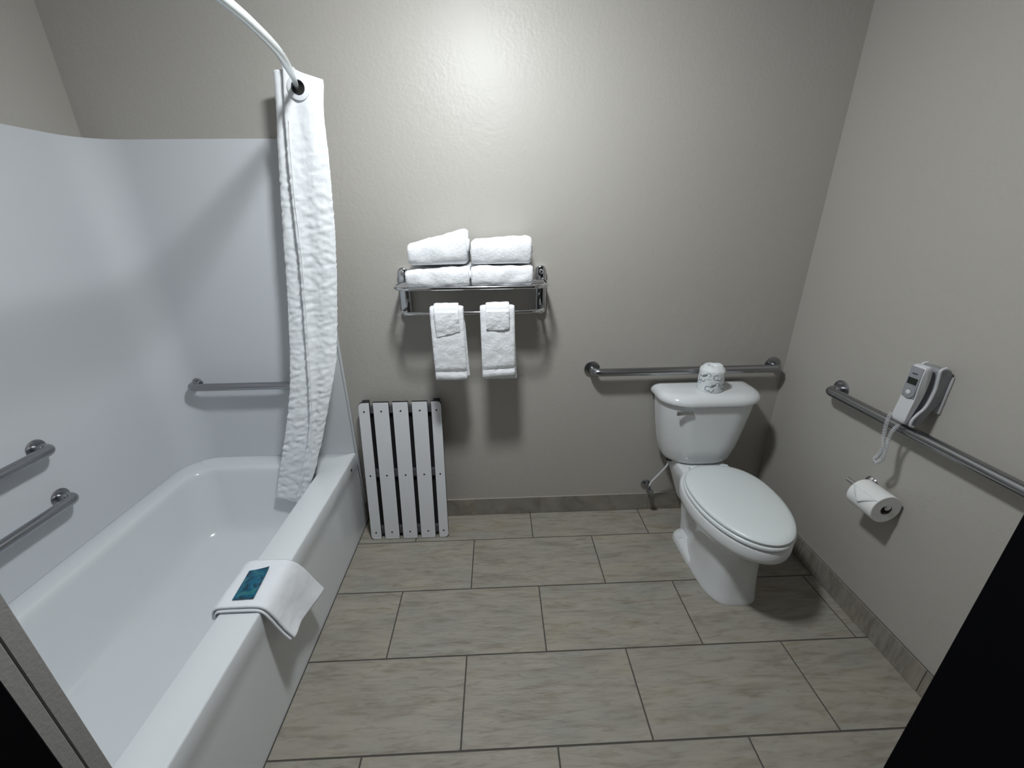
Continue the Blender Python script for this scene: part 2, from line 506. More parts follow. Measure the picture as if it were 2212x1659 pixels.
# ------------------------------------------------------------------ grab bars
def grab_bar(label, a, b, out, standoff, r=0.019, fr=0.040, group=None):
    """a, b: flange centres on the wall; out: unit vector off the wall"""
    a, b, n = Vector(a), Vector(b), Vector(out)
    t = thing('grab_bar', label, 'grab bar', a, group)
    bm = bmesh.new()
    d = (b - a).normalized()
    path = fillet_path([a + n * 0.001, a + n * standoff, b + n * standoff, b + n * 0.001], 0.048, 10)
    tube(bm, path, r, 20)
    finish('bar', bm, M['steel'], t)
    for c in (a, b):
        bm = bmesh.new()
        ax = 'x' if abs(n.x) > 0.5 else 'y'
        s = n.x if ax == 'x' else n.y
        lathe(bm, [(fr, 0.0005 * s), (fr, 0.003 * s), (fr - 0.004, 0.0055 * s), (r + 0.002, 0.0065 * s)], c, ax, 32)
        finish('flange', bm, M['steel'], t)
    return t
grab_bar('long brushed steel grab bar on the painted wall behind the toilet tank', (0.613, 0, 0.862), (1.527, 0, 0.862), (0, -1, 0), 0.057)
grab_bar('brushed steel grab bar on the right wall, crossing below the phone', (XR, -0.36, 0.872), (XR, -1.43, 0.872), (-1, 0, 0), 0.057)
grab_bar('brushed steel grab bar on the back panel above the tub, running behind the curtain', (-1.300, -0.012, 0.842), (-0.72, -0.012, 0.842), (0, -1, 0), 0.058, r=0.0175, fr=0.027)
grab_bar('upper of the two grab bars on the left tub panel', (XL + 0.012, -0.622, 0.845), (XL + 0.012, -1.232, 0.845), (1, 0, 0), 0.055, r=0.0178, fr=0.033)
grab_bar('lower of the two grab bars on the left tub panel', (XL + 0.012, -0.622, 0.645), (XL + 0.012, -1.232, 0.645), (1, 0, 0), 0.055, r=0.0178, fr=0.033)

# ------------------------------------------------------------------ curtain rod and curtain
rod = thing('curtain_rod', 'pale bowed shower curtain rod crossing the top left of the photo', 'curtain rod', (-0.60, -0.005, 2.0))
bm = bmesh.new()
half = [(-0.610, -0.004), (-0.574, -0.080), (-0.533, -0.156), (-0.481, -0.322), (-0.440, -0.49), (-0.421, -0.66), (-0.418, -0.768)]
full = half + [(x, -1.536 - y) for x, y in half[-2::-1]]
tube(bm, smooth_path([(x, y, 2.0) for x, y in full], 8), lambda t: 0.0125 - 0.0090 * min(1, max(0, (0.27 - min(t, 1 - t)) / 0.19)), 18)
finish('rod', bm, M['rod'], rod)
for y, s in ((-0.0006, -1), (-1.5394, 1)):
    bm = bmesh.new(); lathe(bm, [(0.030, 0), (0.030, 0.004 * s), (0.018, 0.014 * s), (0.0165, 0.02 * s)], (-0.612, y, 2.0), 'y', 28)
    finish('rod_bracket', bm, M['rod'], rod)

CUR_R = [(-0.151,-0.438,2.028),(-0.152,-0.454,1.91),(-0.154,-0.46,1.763),(-0.156,-0.479,1.52),(-0.158,-0.501,1.343),(-0.16,-0.531,1.151),(-0.181,-0.554,0.993),(-0.195,-0.583,0.89),(-0.204,-0.633,0.737),(-0.209,-0.679,0.598),(-0.212,-0.722,0.501),(-0.215,-0.777,0.401),(-0.218,-0.814,0.325)]
CUR_C = [(-0.151,-0.569,2.028),(-0.152,-0.590,1.911),(-0.154,-0.604,1.794),(-0.155,-0.622,1.622),(-0.158,-0.636,1.418),(-0.159,-0.655,1.252),(-0.171,-0.672,1.076),(-0.192,-0.684,0.914),(-0.204,-0.705,0.739),(-0.209,-0.740,0.599),(-0.213,-0.790,0.477),(-0.215,-0.825,0.401),(-0.218,-0.850,0.325)]
CUR_L = [(-0.15,-0.612,2.048),(-0.152,-0.625,1.939),(-0.153,-0.643,1.839),(-0.156,-0.690,1.523),(-0.159,-0.718,1.31),(-0.176,-0.755,1.038),(-0.195,-0.775,0.895),(-0.203,-0.807,0.765),(-0.208,-0.850,0.627),(-0.213,-0.899,0.483),(-0.217,-0.940,0.356),(-0.218,-0.958,0.309)]
def curve_at(T, z):
    T = sorted(T, key=lambda t: t[2])
    if z <= T[0][2]: return T[0][1], T[0][0]
    for a, b in zip(T[:-1], T[1:]):
        if z <= b[2]:
            k = (z - a[2]) / (b[2] - a[2]); return a[1] + (b[1] - a[1]) * k, a[0] + (b[0] - a[0]) * k
    return T[-1][1], T[-1][0]

curtain = thing('shower_curtain', 'white crinkled fabric shower curtain bunched beside the back wall, tucked into the tub', 'shower curtain', (-0.56, -0.15, 0.29))
bm = bmesh.new()
HX, HZ = -0.524, 1.992
NZ, NU = 250, 150
def plan(z):
    xr, yr = curve_at(CUR_R, z); xc, yc = curve_at(CUR_C, z); xl, yl = curve_at(CUR_L, z)
    pts = [(xr, yr - 0.002), (xr * 0.66 + xc * 0.34, yr - 0.010), (xr * 0.33 + xc * 0.67, yr - 0.004), (xc + 0.010, yc - 0.010), (xc, yc - 0.004),
           (xc + 0.030, yc + 0.022), (xc * 0.45 + xl * 0.55, yc + 0.014), (xl * 0.93 + xc * 0.07, yc + 0.018), (xl, yl + 0.028),
           (xl + 0.045, yl + 0.055), (xl + 0.09, yl + 0.062), (xl + 0.02, yl + 0.078), (xl + 0.012, yl + 0.088), (xl + 0.07, yl + 0.098)]
    return pts
rows = []
for i in range(NZ + 1):
    f = i / NZ
    zb = 2.052 + (0.305 - 2.052) * f
    sp = smooth_path([(x, y, 0) for x, y in plan(zb)], 12)
    L = [0]
    for a, b in zip(sp[:-1], sp[1:]): L.append(L[-1] + (b - a).length)
    row = []
    k = 0
    for j in range(NU + 1):
        s = L[-1] * j / NU
        while k < len(L) - 2 and L[k + 1] < s: k += 1
        q = (s - L[k]) / max(1e-9, L[k + 1] - L[k])
        p = sp[k].lerp(sp[k + 1], min(1, max(0, q)))
        u = j / NU
        # top edge slopes down to the right; hem hangs uneven
        dz = 0.0
        if f < 0.06:
            w = 1 - f / 0.06
            xr_, _ = curve_at(CUR_R, 2.02); 
            front = max(0, 1 - u / 0.26)
            dz = -0.034 * front * w + 0.016 * w * math.exp(-((u - 0.26) / 0.09) ** 2)
            if u > 0.62: dz = -0.022 * w
        hem = (0.008 * sin(u * 19.0) - 0.06 * max(0, 1 - u / 0.55)) * max(0, (f - 0.85) / 0.15)
        flat = min(1, 0.35 + max(0, f - 0.06) * 4)
        amp = 0.0022 + 0.0018 * min(1, f * 4)
        if f < 0.05: amp *= 0.35
        crease = amp * flat * (nz((s * 1.0, 0, zb * 3.0), 30, 3.1) * 1.1 + nz((s, 0, zb), 60, 9.0) * 0.5)
        puff = 0.0017 * flat * min(1, f * 5) * sin(zb * 150 + 2.2 * sin(zb * 21) + s * 30) * (0.5 + 0.5 * sin(s * 95 + zb * 3))
        row.append(bm.verts.new((p.x + 0.4 * crease, p.y + crease + puff, zb + dz + hem)))
    rows.append(row)
for a, b in zip(rows[:-1], rows[1:]):
    for j in range(NU):
        c = (a[j].co + b[j + 1].co) / 2
        if (Vector((c.x, 0, c.z)) - Vector((HX, 0, HZ))).length < 0.032: continue
        bm.faces.new((a[j], a[j + 1], b[j + 1], b[j]))
cl = finish('curtain_fabric', bm, M['cloth'], curtain, angle=80)
sol = cl.modifiers.new('thickness', 'SOLIDIFY'); sol.thickness = 0.0012; sol.offset = 0
bm = bmesh.new()
lathe(bm, [(0.0235, 0.010), (0.0235, -0.008), (0.0255, -0.0075), (0.036, -0.0072), (0.038, -0.0060), (0.038, -0.003), (0.036, 0.001), (0.036, 0.010), (0.0235, 0.010)], (HX, -0.160, HZ), 'y', 44, cap0=False, cap1=False)
finish('grommet', bm, M['grommet'], curtain)
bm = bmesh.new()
lathe(bm, [(0.0234, -0.007), (0.0234, 0.112), (0.0222, 0.112), (0.0222, -0.007), (0.0234, -0.007)], (HX, -0.160, HZ), 'y', 36, cap0=False, cap1=False)  # dark tube added to paint the shade between the stacked folds
tag(finish('grommet_hole_shade', bm, M['bar_and_shade_dark'], curtain), 'dark tube added as the shade inside the grommet hole')
bm = bmesh.new()
tube(bm, [(HX - 0.052, -0.1665, 1.895)] + [(curve_at(CUR_C, z)[0] + 0.013, curve_at(CUR_C, z)[1] - 0.0125, z) for z in [1.85 - 0.04 * q for q in range(34)]], 0.0011, 6)
finish('seam', bm, M['cloth'], curtain)

# ------------------------------------------------------------------ towel rack
rack = thing('towel_rack', 'chrome hotel towel shelf with a lower rail on the back wall', 'towel rack', (0.046, 0, 1.15))
RX0, RX1, RZ, LZ, RY = -0.268, 0.360, 1.300, 1.196, -0.212
for xc in (RX0 + 0.006, RX1 - 0.010):
    bm = bmesh.new()
    # tall rounded wall plate
    outl = []
    for k in range(13): a = pi * k / 12; outl.append((xc + 0.023 * cos(a), 1.343 + 0.023 * sin(a)))
    for k in range(13): a = pi + pi * k / 12; outl.append((xc + 0.023 * cos(a), 1.172 + 0.023 * sin(a)))
    def rg(s, y): return [(xc + (x - xc) * s, y, 1.2575 + (z - 1.2575) * (1 - (1 - s) * 0.25)) for x, z in outl]
    loft(bm, [rg(1, -0.0005), rg(1, -0.026), rg(0.92, -0.030), rg(0.7, -0.032)])
    finish('wall_plate', bm, M['chrome'], rack, angle=50)
    bm = bmesh.new()
    lathe(bm, [(0.0115, 0), (0.0115, -0.006), (0.009, -0.013), (0.004, -0.017)], (xc, -0.030, 1.340), 'y', 20)
    finish('cap_screw', bm, M['chrome'], rack)
bm = bmesh.new()
tube(bm, fillet_path([(RX0 + 0.006, -0.014, RZ + 0.006), (RX0 - 0.004, -0.07, RZ), (RX0 - 0.004, RY, RZ), (RX1 + 0.004, RY, RZ), (RX1 + 0.004, -0.07, RZ), (RX1 - 0.006, -0.014, RZ + 0.006)], 0.068, 10), 0.0088, 14)
finish('shelf_frame', bm, M['chrome'], rack)
for q in range(6):
    y = -0.035 - q * 0.029
    bm = bmesh.new(); tube(bm, [(RX0 + 0.002, y, RZ + 0.002), (RX1 - 0.002, y, RZ + 0.002)], 0.0036, 10)
    finish('shelf_rod', bm, M['chrome'], rack)
bm = bmesh.new()
tube(bm, fillet_path([(RX0 + 0.008, -0.014, 1.182), (RX0 + 0.012, -0.07, 1.192), (RX0 + 0.016, -0.198, LZ), (RX1 - 0.016, -0.198, LZ), (RX1 - 0.012, -0.07, 1.192), (RX1 - 0.008, -0.014, 1.182)], 0.055, 8), 0.0072, 14)
finish('lower_rail', bm, M['chrome'], rack)

# folded bath towels on the shelf
def folded_towel(label, x0, x1, y0, y1, z0, hl, hr, rot=0.0, seed=1.0, tilt=0.0, hb=0.0):
    """y0 front, y1 back; hl / hr height at left and right ends; hb extra height at the back"""
    cx, cy = (x0 + x1) / 2, (y0 + y1) / 2
    t = thing('folded_towel', label, 'towel', (cx, cy, z0), 'folded bath towels on the rack shelf')
    W, D = x1 - x0, y1 - y0
    def cross(h, e):
        """closed outline (y, z) with a fat rounded front"""
        pts = []
        r = h / 2 * 0.96
        for k in range(15):
            a = radians(90 + 180 * k / 14)
            ca = math.copysign(abs(cos(a)) ** 0.75, cos(a)); sa = math.copysign(abs(sin(a)) ** 0.75, sin(a))
            pts.append((-D / 2 + r * 0.7 + r * 0.7 * ca, h / 2 + h / 2 * sa))
        for k in range(1, 9): pts.append((-D / 2 + r * 0.7 + (D - r * 1.0) * k / 9, 0.0))
        rb = r * 0.3
        for k in range(9):
            a = radians(-90 + 180 * k / 8)
            pts.append((D / 2 - rb + rb * cos(a), h / 2 + h / 2 * sin(a)))
        for k in range(1, 9): pts.append((D / 2 - rb - (D - r * 1.1) * k / 9, h))
        return pts
    def build(xa, xb, scale, zoff, nm, ext):
        bm = bmesh.new(); rings = []
        n = 30
        for i in range(n + 1):
            f = i / n; x = xa + (xb - xa) * f
            fx = (x - x0) / W
            h = (hl + (hr - hl) * fx)
            e = min(f, 1 - f) * n
            end = 1.0 if e >= 2 else 1 - ext * (1 - e / 2) ** 2
            ring = []
            for y, z in cross(h, 0):
                back = (y + D / 2) / D
                z2 = h / 2 + (z - h / 2) * scale * end
                y2 = y * (0.985 if scale < 1 else 1) * (1 - (1 - end) * 0.35)
                if z > h * 0.5: z2 += hb * back
                p = Vector((x - cx, y2, z2 + zoff))
                d = 0.0050 * nz((x * 1.0, y2, z2), 18, seed) + 0.0022 * nz((x, y2, z2), 60, seed + 5)
                if z > 0.003: p += Vector((0, d * (-1.2 if y < -D * 0.3 else 0), d if z > h * 0.4 else 0))
                p = Matrix.Rotation(rot, 3, 'Z') @ p
                ring.append(Vector((cx, cy, z0)) + p)
            rings.append(ring)
        loft(bm, rings)
        return finish(nm, bm, M['towel'], t, angle=75)
    build(x0, x1, 1.0, 0.0, 'outer_fold', 0.12)
    build(x0 - 0.004, x1 + 0.005, 0.52, 0.0, 'inner_fold', 0.5)
    return t
ZS = RZ + 0.0062
folded_towel('folded white bath towel, lower left of the four on the shelf', -0.212, 0.042, -0.220, -0.012, ZS, 0.066, 0.080, 0.0, 1.3)
folded_towel('folded white bath towel, lower right of the four on the shelf', 0.050, 0.297, -0.222, -0.012, ZS, 0.078, 0.076, 0.0, 4.1)
folded_towel('slanting folded white bath towel, upper left of the four, tallest at its right end', -0.194, 0.036, -0.218, -0.014, ZS + 0.084, 0.080, 0.134, 0.0, 7.7)
folded_towel('folded white bath towel, upper right of the four on the shelf', 0.054, 0.292, -0.218, -0.014, ZS + 0.084, 0.090, 0.104, 0.0, 2.9)

# hand towels and washcloths over the lower rail
def hang(nm, label, cat, group, xa, xb, zt, zf, zb, yc, gap, th, seed, border=None, skew=0.0, wave=0.0, xshift=0.0, slope=0.0):
    """an inverted U of cloth over the rail; zf / zb bottom of the front and back flaps"""
    t = thing(nm, label, cat, ((xa + xb) / 2, yc, zt), group)
    bm = bmesh.new()
    path = []
    nf = 34
    for k in range(nf): path.append((-gap, zf + (zt - gap - zf) * k / nf, 'f'))
    for k in range(11): a = pi - pi * k / 10; path.append((gap * cos(a), zt - gap + gap * sin(a), 't'))
    for k in range(1, nf + 1): path.append((gap, zt - gap - (zt - gap - zb) * k / nf, 'b'))
    nx = 22
    def surf(side):
        rows = []
        for (dy, z, w) in path:
            row = []
            for i in range(nx + 1):
                f = i / nx; x = xa + (xb - xa) * f
                depth = max(0, (zt - z) / (zt - min(zf, zb)))
                x += xshift * depth + (0.009 if w == 'b' else 0) * depth
                o = th / 2 * side
                # soft rounded long edges
                e = min(f, 1 - f)
                o *= (1 if e > 0.09 else (0.25 + 0.75 * math.sqrt(max(0, e / 0.09))))
                bulge = 0.0
                if w == 'f':
                    bulge = -0.006 * sin(pi * min(1, depth)) - wave * sin(f * 7 + seed) * depth
                    if border:
                        h = z - zf
                        for bz in border:
                            if abs(h - bz) < 0.0042: o *= 0.4; bulge += 0.0022
                if w == 'b': bulge = 0.004 * depth
                zz = z
                if w == 'f': zz += (slope * (f - 0.5)) * max(0, depth - 0.25) / 0.75 + skew * sin(f * 6.2 + seed) * max(0, depth - 0.6)
                n = 0.0022 * nz((x, dy * 3, zz), 38, seed) + 0.0011 * nz((x, dy, zz), 110, seed)
                if w == 't':
                    nrm = Vector((0, dy, z - (zt - gap))).normalized()
                    row.append(Vector((x, yc + dy + nrm.y * (o + n), zz + nrm.z * (o + n))))
                else:
                    s = -1 if w == 'f' else 1
                    row.append(Vector((x, yc + dy + bulge + s * o + n, zz)))
            rows.append(row)
        return rows
    A = surf(1); B = surf(-1)
    rings = [list(a) + list(reversed(b)) for a, b in zip(A, B)]
    loft(bm, rings)
    finish('cloth', bm, M['towel'], t, angle=80)
    return t
YB = -0.198
hang('hand_towel', 'long white hand towel over the lower rail, the left one of two', 'towel', 'hand towels on the lower rail', -0.128, 0.010, LZ + 0.026, 0.904, 0.912, YB, 0.0155, 0.012, 1.0, border=(0.036, 0.047, 0.0), xshift=0.003, skew=0.002)
hang('hand_towel', 'long white hand towel over the lower rail, the right one of two', 'towel', 'hand towels on the lower rail', 0.079, 0.222, LZ + 0.026, 0.912, 0.893, YB, 0.0155, 0.012, 6.0, border=(0.036, 0.047, 0.0), xshift=0.000, skew=0.002, slope=0.010)
hang('washcloth', 'small white washcloth over the left hand towel with a slanting lower edge', 'washcloth', 'washcloths on the lower rail', -0.110, -0.009, LZ + 0.040, 1.112, 1.120, YB, 0.0275, 0.006, 3.0, xshift=0.003, slope=0.022)
hang('washcloth', 'small white washcloth over the right hand towel with a wavy lower edge', 'washcloth', 'washcloths on the lower rail', 0.103, 0.200, LZ + 0.040, 1.128, 1.120, YB, 0.0275, 0.006, 8.2, wave=0.003, skew=0.010)

# ------------------------------------------------------------------ slatted shower bench leaning on the wall
bench = thing('shower_bench', 'white slatted fold-up shower bench leaning upright against the back wall', 'shower bench', (-0.335, -0.150, 0.0))
H, W_ = 0.742, 0.404
y_bot, y_top = -0.166, -0.048
tilt = math.asin((y_top - y_bot) / H)
bx0 = -0.540
def to_world(u, v, w):
    """u across, v up the board, w out of its face"""
    return Vector((bx0 + u, y_bot + v * sin(tilt) - w * cos(tilt), 0.004 + v * cos(tilt) - w * sin(tilt) * 1.0 + 0.0))
def slat_mesh(u0, u1, rl, rr_):
    out = []
    def corner(cu, cv, a0, r, n=6):
        if r < 0.001: out.append((cu, cv)); return
        for k in range(n + 1):
            a = radians(a0 + 90 * k / n); out.append((cu + r * cos(a), cv + r * sin(a)))
    for (cu, cv, a0, r) in ((u1, H, 0, rr_), (u0, H, 90, rl), (u0, 0, 180, rl), (u1, 0, 270, rr_)):
        rr2 = r
        du = -rr2 if cu == u1 else rr2; dv = -rr2 if cv == H else rr2
        corner(cu + du if r > 0.001 else cu, cv + dv if r > 0.001 else cv, a0, rr2)
    return out
edges_u = [(0.0, 0.054), (0.072, 0.148), (0.166, 0.242), (0.260, 0.336), (0.354, 0.404)]
for i, (a, b) in enumerate(edges_u):
    o2 = slat_mesh(a, b, 0.020 if i == 0 else 0, 0.020 if i == 4 else 0)
    cu, cv = (a + b) / 2, H / 2
    def ring(w, ins):
        return [to_world(u - ins * (1 if u > cu else -1), v - ins * (1 if v > cv else -1), w) for u, v in o2]
    bm = bmesh.new()
    loft(bm, [ring(0, 0), ring(0.0105, 0)])
    tagm = finish('slat', bm, [M['black_core']], bench, smooth=False)
    # white laminate face on the dark core
    bm = bmesh.new()
    loft(bm, [ring(0.0106, 0.0008), ring(0.0122, 0.0012)])
    finish('laminate_face', bm, M['slat'], tagm, smooth=False)
    for v in (H - 0.044, H * 0.485, 0.040):
        bm = bmesh.new()
        rings = []
        for rad, w in ((0.0043, 0.0121), (0.0043, 0.0130), (0.0026, 0.0134)):
            rings.append([to_world((a + b) / 2 + rad * cos(2 * pi * k / 12), v + rad * sin(2 * pi * k / 12), w) for k in range(12)])
        loft(bm, rings); finish('screw', bm, M['screw'], tagm)
def bbox(u0, u1, v0, v1, w0, w1):
    bm = bmesh.new()
    loft(bm, [[to_world(u, v, w) for u, v in ((u0, v0), (u1, v0), (u1, v1), (u0, v1))] for w in (w0, w1)])
    return bm
for v in (H - 0.044, H * 0.485, 0.040):
    finish('cross_bar', bbox(0.012, 0.392, v - 0.016, v + 0.016, -0.0195, -0.0005), M['bar_and_shade_dark'], bench, smooth=False)
for u in (0.026, 0.378):
    finish('hinge_block', bbox(u - 0.020, u + 0.014, H - 0.04, H - 0.018, -0.050, -0.020), M['black_core'], bench, smooth=False)
finish('folded_frame', bbox(0.016, 0.388, 0.024, H - 0.052, -0.032, -0.0205), M['black_core'], bench, smooth=False)

# ------------------------------------------------------------------ toilet
TC = 1.157
toilet = thing('toilet', 'white two-piece elongated toilet with closed lid in the back right corner', 'toilet', (TC, -0.40, 0))
def egg(yb, yf, hw, z, yc=None, n=56, pb=2.4, pf=2.0):
    """yb back, yf front (more negative), widest at yc"""
    if yc is None: yc = yb + (yf - yb) * 0.46
    out = []
    for k in range(n):
        a = 2 * pi * k / n
        c, s = cos(a), sin(a)
        p = pf if s < 0 else pb
        x = hw * math.copysign(abs(c) ** (2 / p), c)
        y = math.copysign(abs(s) ** (2 / p), s)
        y = yc + (y * (yb - yc) if s >= 0 else y * (yc - yf))
        out.append((TC + x, y, z))
    return out
bm = bmesh.new()
loft(bm, [egg(-0.24, -0.657, 0.121, 0.0008, -0.42, pf=3.2), egg(-0.24, -0.657, 0.121, 0.012, -0.42, pf=3.2), egg(-0.24, -0.650, 0.115, 0.03, -0.45, pf=3.2, pb=1.9),
          egg(-0.23, -0.643, 0.110, 0.10, -0.47, pf=3.0, pb=1.7), egg(-0.23, -0.638, 0.108, 0.17, -0.48, pf=2.8, pb=1.7), egg(-0.23, -0.640, 0.111, 0.22, -0.48, pf=2.6, pb=1.8),
          egg(-0.23, -0.655, 0.120, 0.258, -0.46, pf=2.4), egg(-0.22, -0.685, 0.136, 0.288, -0.45, pf=2.2), egg(-0.21, -0.718, 0.154, 0.310, -0.45),
          egg(-0.205, -0.744, 0.170, 0.326, -0.45), egg(-0.20, -0.761, 0.182, 0.336, -0.45), egg(-0.20, -0.769, 0.187, 0.345, -0.45), egg(-0.20, -0.772, 0.189, 0.360, -0.45), egg(-0.20, -0.771, 0.188, 0.390, -0.45),
          egg(-0.20, -0.766, 0.184, 0.400, -0.45), egg(-0.21, -0.755, 0.175, 0.404, -0.45)])
# deck under the tank and the trapway hump
def rrx(x0, x1, y0, y1, r, z): return rr_ring(x0, x1, y0, y1, r, z, 6)
loft(bm, [rrx(TC - 0.085, TC + 0.085, -0.34, -0.10, 0.05, 0.20), rrx(TC - 0.105, TC + 0.105, -0.34, -0.045, 0.04, 0.30), rrx(TC - 0.118, TC + 0.118, -0.36, -0.030, 0.03, 0.345),
          rrx(TC - 0.120, TC + 0.120, -0.36, -0.026, 0.03, 0.395), rrx(TC - 0.114, TC + 0.114, -0.355, -0.032, 0.03, 0.4035)])
loft(bm, [rrx(TC - 0.070, TC + 0.070, -0.46, -0.16, 0.06, 0.001), rrx(TC - 0.070, TC + 0.070, -0.46, -0.15, 0.06, 0.08), rrx(TC - 0.070, TC + 0.070, -0.44, -0.12, 0.05, 0.20), rrx(TC - 0.08, TC + 0.08, -0.40, -0.11, 0.05, 0.31)])
# bolt ledge at the foot
loft(bm, [rrx(TC - 0.125, TC + 0.125, -0.46, -0.205, 0.055, 0.0008), rrx(TC - 0.125, TC + 0.125, -0.46, -0.205, 0.055, 0.022), rrx(TC - 0.117, TC + 0.117, -0.45, -0.213, 0.052, 0.036), rrx(TC - 0.095, TC + 0.095, -0.43, -0.235, 0.045, 0.046)])
finish('bowl', bm, M['porcelain'], toilet, angle=55)
for s in (-1, 1):
    bm = bmesh.new(); lathe(bm, [(0.010, 0), (0.010, 0.007), (0.007, 0.012), (0.002, 0.014)], (TC + s * 0.104, -0.285, 0.0365), 'z', 16)
    finish('bolt_cap', bm, M['porcelain'], toilet)
bm = bmesh.new()
loft(bm, [egg(-0.245, -0.766, 0.180, 0.4052, -0.465), egg(-0.240, -0.772, 0.186, 0.409, -0.465), egg(-0.240, -0.773, 0.187, 0.418, -0.465), egg(-0.243, -0.769, 0.184, 0.4225, -0.465), egg(-0.25, -0.755, 0.175, 0.4235, -0.465)])
finish('seat', bm, M['seat'], toilet, angle=50)
bm = bmesh.new()
loft(bm, [egg(-0.250, -0.752, 0.172, 0.4262, -0.465), egg(-0.243, -0.767, 0.181, 0.4285, -0.465), egg(-0.243, -0.769, 0.183, 0.436, -0.465), egg(-0.247, -0.764, 0.179, 0.442, -0.465),
          egg(-0.26, -0.745, 0.165, 0.4455, -0.465), egg(-0.31, -0.68, 0.12, 0.4485, -0.465), egg(-0.40, -0.56, 0.05, 0.4495, -0.465)])
finish('lid', bm, M['seat'], toilet, angle=50)
for s in (-1, 1):
    bm = bmesh.new(); box(bm, TC + s * 0.075 - 0.02, TC + s * 0.075 + 0.02, -0.262, -0.232, 0.4045, 0.437, 0.006, 3)
    finish('hinge', bm, M['seat'], toilet)
def dring(hw, yb, yf, z, rx=0.16, ry=0.13, rb=0.02, n=14, cx=None):
    cx = TC if cx is None else cx
    rx = min(rx, hw * 0.95); ry = min(ry, abs(yf - yb) * 0.8)
    pts = []
    for ccx, ccy, a0, ax, ay in ((hw - rb, yb - rb, 0, rb, rb), (-hw + rb, yb - rb, 90, rb, rb), (-hw + rx, yf + ry, 180, rx, ry), (hw - rx, yf + ry, 270, rx, ry)):
        for k in range(n + 1):
            a = radians(a0 + 90 * k / n)
            pts.append((cx + ccx + ax * cos(a), ccy + ay * sin(a), z))
    return pts
bm = bmesh.new()
loft(bm, [dring(0.150, -0.04, -0.175, 0.4052, 0.13, 0.10), dring(0.165, -0.03, -0.188, 0.412, 0.13, 0.10), dring(0.176, -0.022, -0.197, 0.430, 0.13, 0.11), dring(0.192, -0.020, -0.205, 0.50, 0.13, 0.11), dring(0.209, -0.018, -0.212, 0.60, 0.13, 0.11), dring(0.223, -0.018, -0.217, 0.70, 0.13, 0.11), dring(0.227, -0.018, -0.219, 0.744, 0.13, 0.11)])
finish('tank', bm, M['porcelain'], toilet, angle=50)
bm = bmesh.new()
loft(bm, [dring(0.233, -0.012, -0.226, 0.7445, 0.135, 0.115), dring(0.243, -0.008, -0.236, 0.747, 0.14, 0.12), dring(0.245, -0.006, -0.238, 0.756, 0.14, 0.12), dring(0.242, -0.008, -0.235, 0.768, 0.14, 0.12), dring(0.232, -0.014, -0.224, 0.781, 0.135, 0.115), dring(0.214, -0.026, -0.206, 0.789, 0.125, 0.105), dring(0.18, -0.05, -0.18, 0.792, 0.11, 0.09)])
finish('tank_lid', bm, M['porcelain'], toilet, angle=50)
lev = bmesh.new()
lathe(lev, [(0.012, 0), (0.012, -0.006), (0.008, -0.010), (0.006, -0.020)], (1.040, -0.2090, 0.712), 'y', 18)
loft(lev, [[(x, -0.224 + dy, 0.712 + dz) for dy, dz in ((-0.004, 0.007 * s), (0.004, 0.007 * s), (0.005, -0.007 * s), (-0.005, -0.007 * s))] for x, s in ((1.046, 1.0), (1.02, 0.8), (0.99, 1.0), (0.970, 1.25))])
tag(finish('flush_lever', lev, M['chrome'], toilet), 'chrome flush lever')

# shut-off valve and supply hose
val = thing('shutoff_valve', 'chrome water shut-off valve low on the wall left of the toilet with a white hose', 'valve', (0.955, -0.001, 0.165))
bm = bmesh.new(); lathe(bm, [(0.027, -0.0005), (0.027, -0.003), (0.020, -0.009), (0.011, -0.012)], (0.957, 0, 0.168), 'y', 28); finish('escutcheon', bm, M['steel'], val)
bm = bmesh.new(); lathe(bm, [(0.008, -0.010), (0.008, -0.05), (0.011, -0.052), (0.011, -0.064)], (0.957, 0, 0.168), 'y', 18)
tube(bm, [(0.957, -0.057, 0.16), (0.957, -0.057, 0.196)], 0.0075, 14); finish('valve_body', bm, M['steel'], val)
bm = bmesh.new()
loft(bm, [[(0.957 + 0.019 * cos(2 * pi * k / 24) * s, y, 0.168 + 0.011 * sin(2 * pi * k / 24) * s) for k in range(24)] for s, y in ((0.7, -0.066), (1, -0.068), (1, -0.080), (0.8, -0.082))])
finish('handle', bm, M['steel'], val)
bm = bmesh.new(); tube(bm, smooth_path([(0.957, -0.057, 0.196), (0.966, -0.060, 0.225), (1.000, -0.075, 0.290), (1.022, -0.090, 0.345), (1.026, -0.095, 0.392)], 8), 0.0055, 12)
tag(finish('supply_hose', bm, M['plastic_white'], val), 'white plastic hose up to the tank')
bm = bmesh.new(); lathe(bm, [(0.016, 0), (0.018, 0.008), (0.014, 0.020)], (1.026, -0.095, 0.383), 'z', 10); tag(finish('hose_nut', bm, M['black_core'], val), 'black plastic nut under the tank')

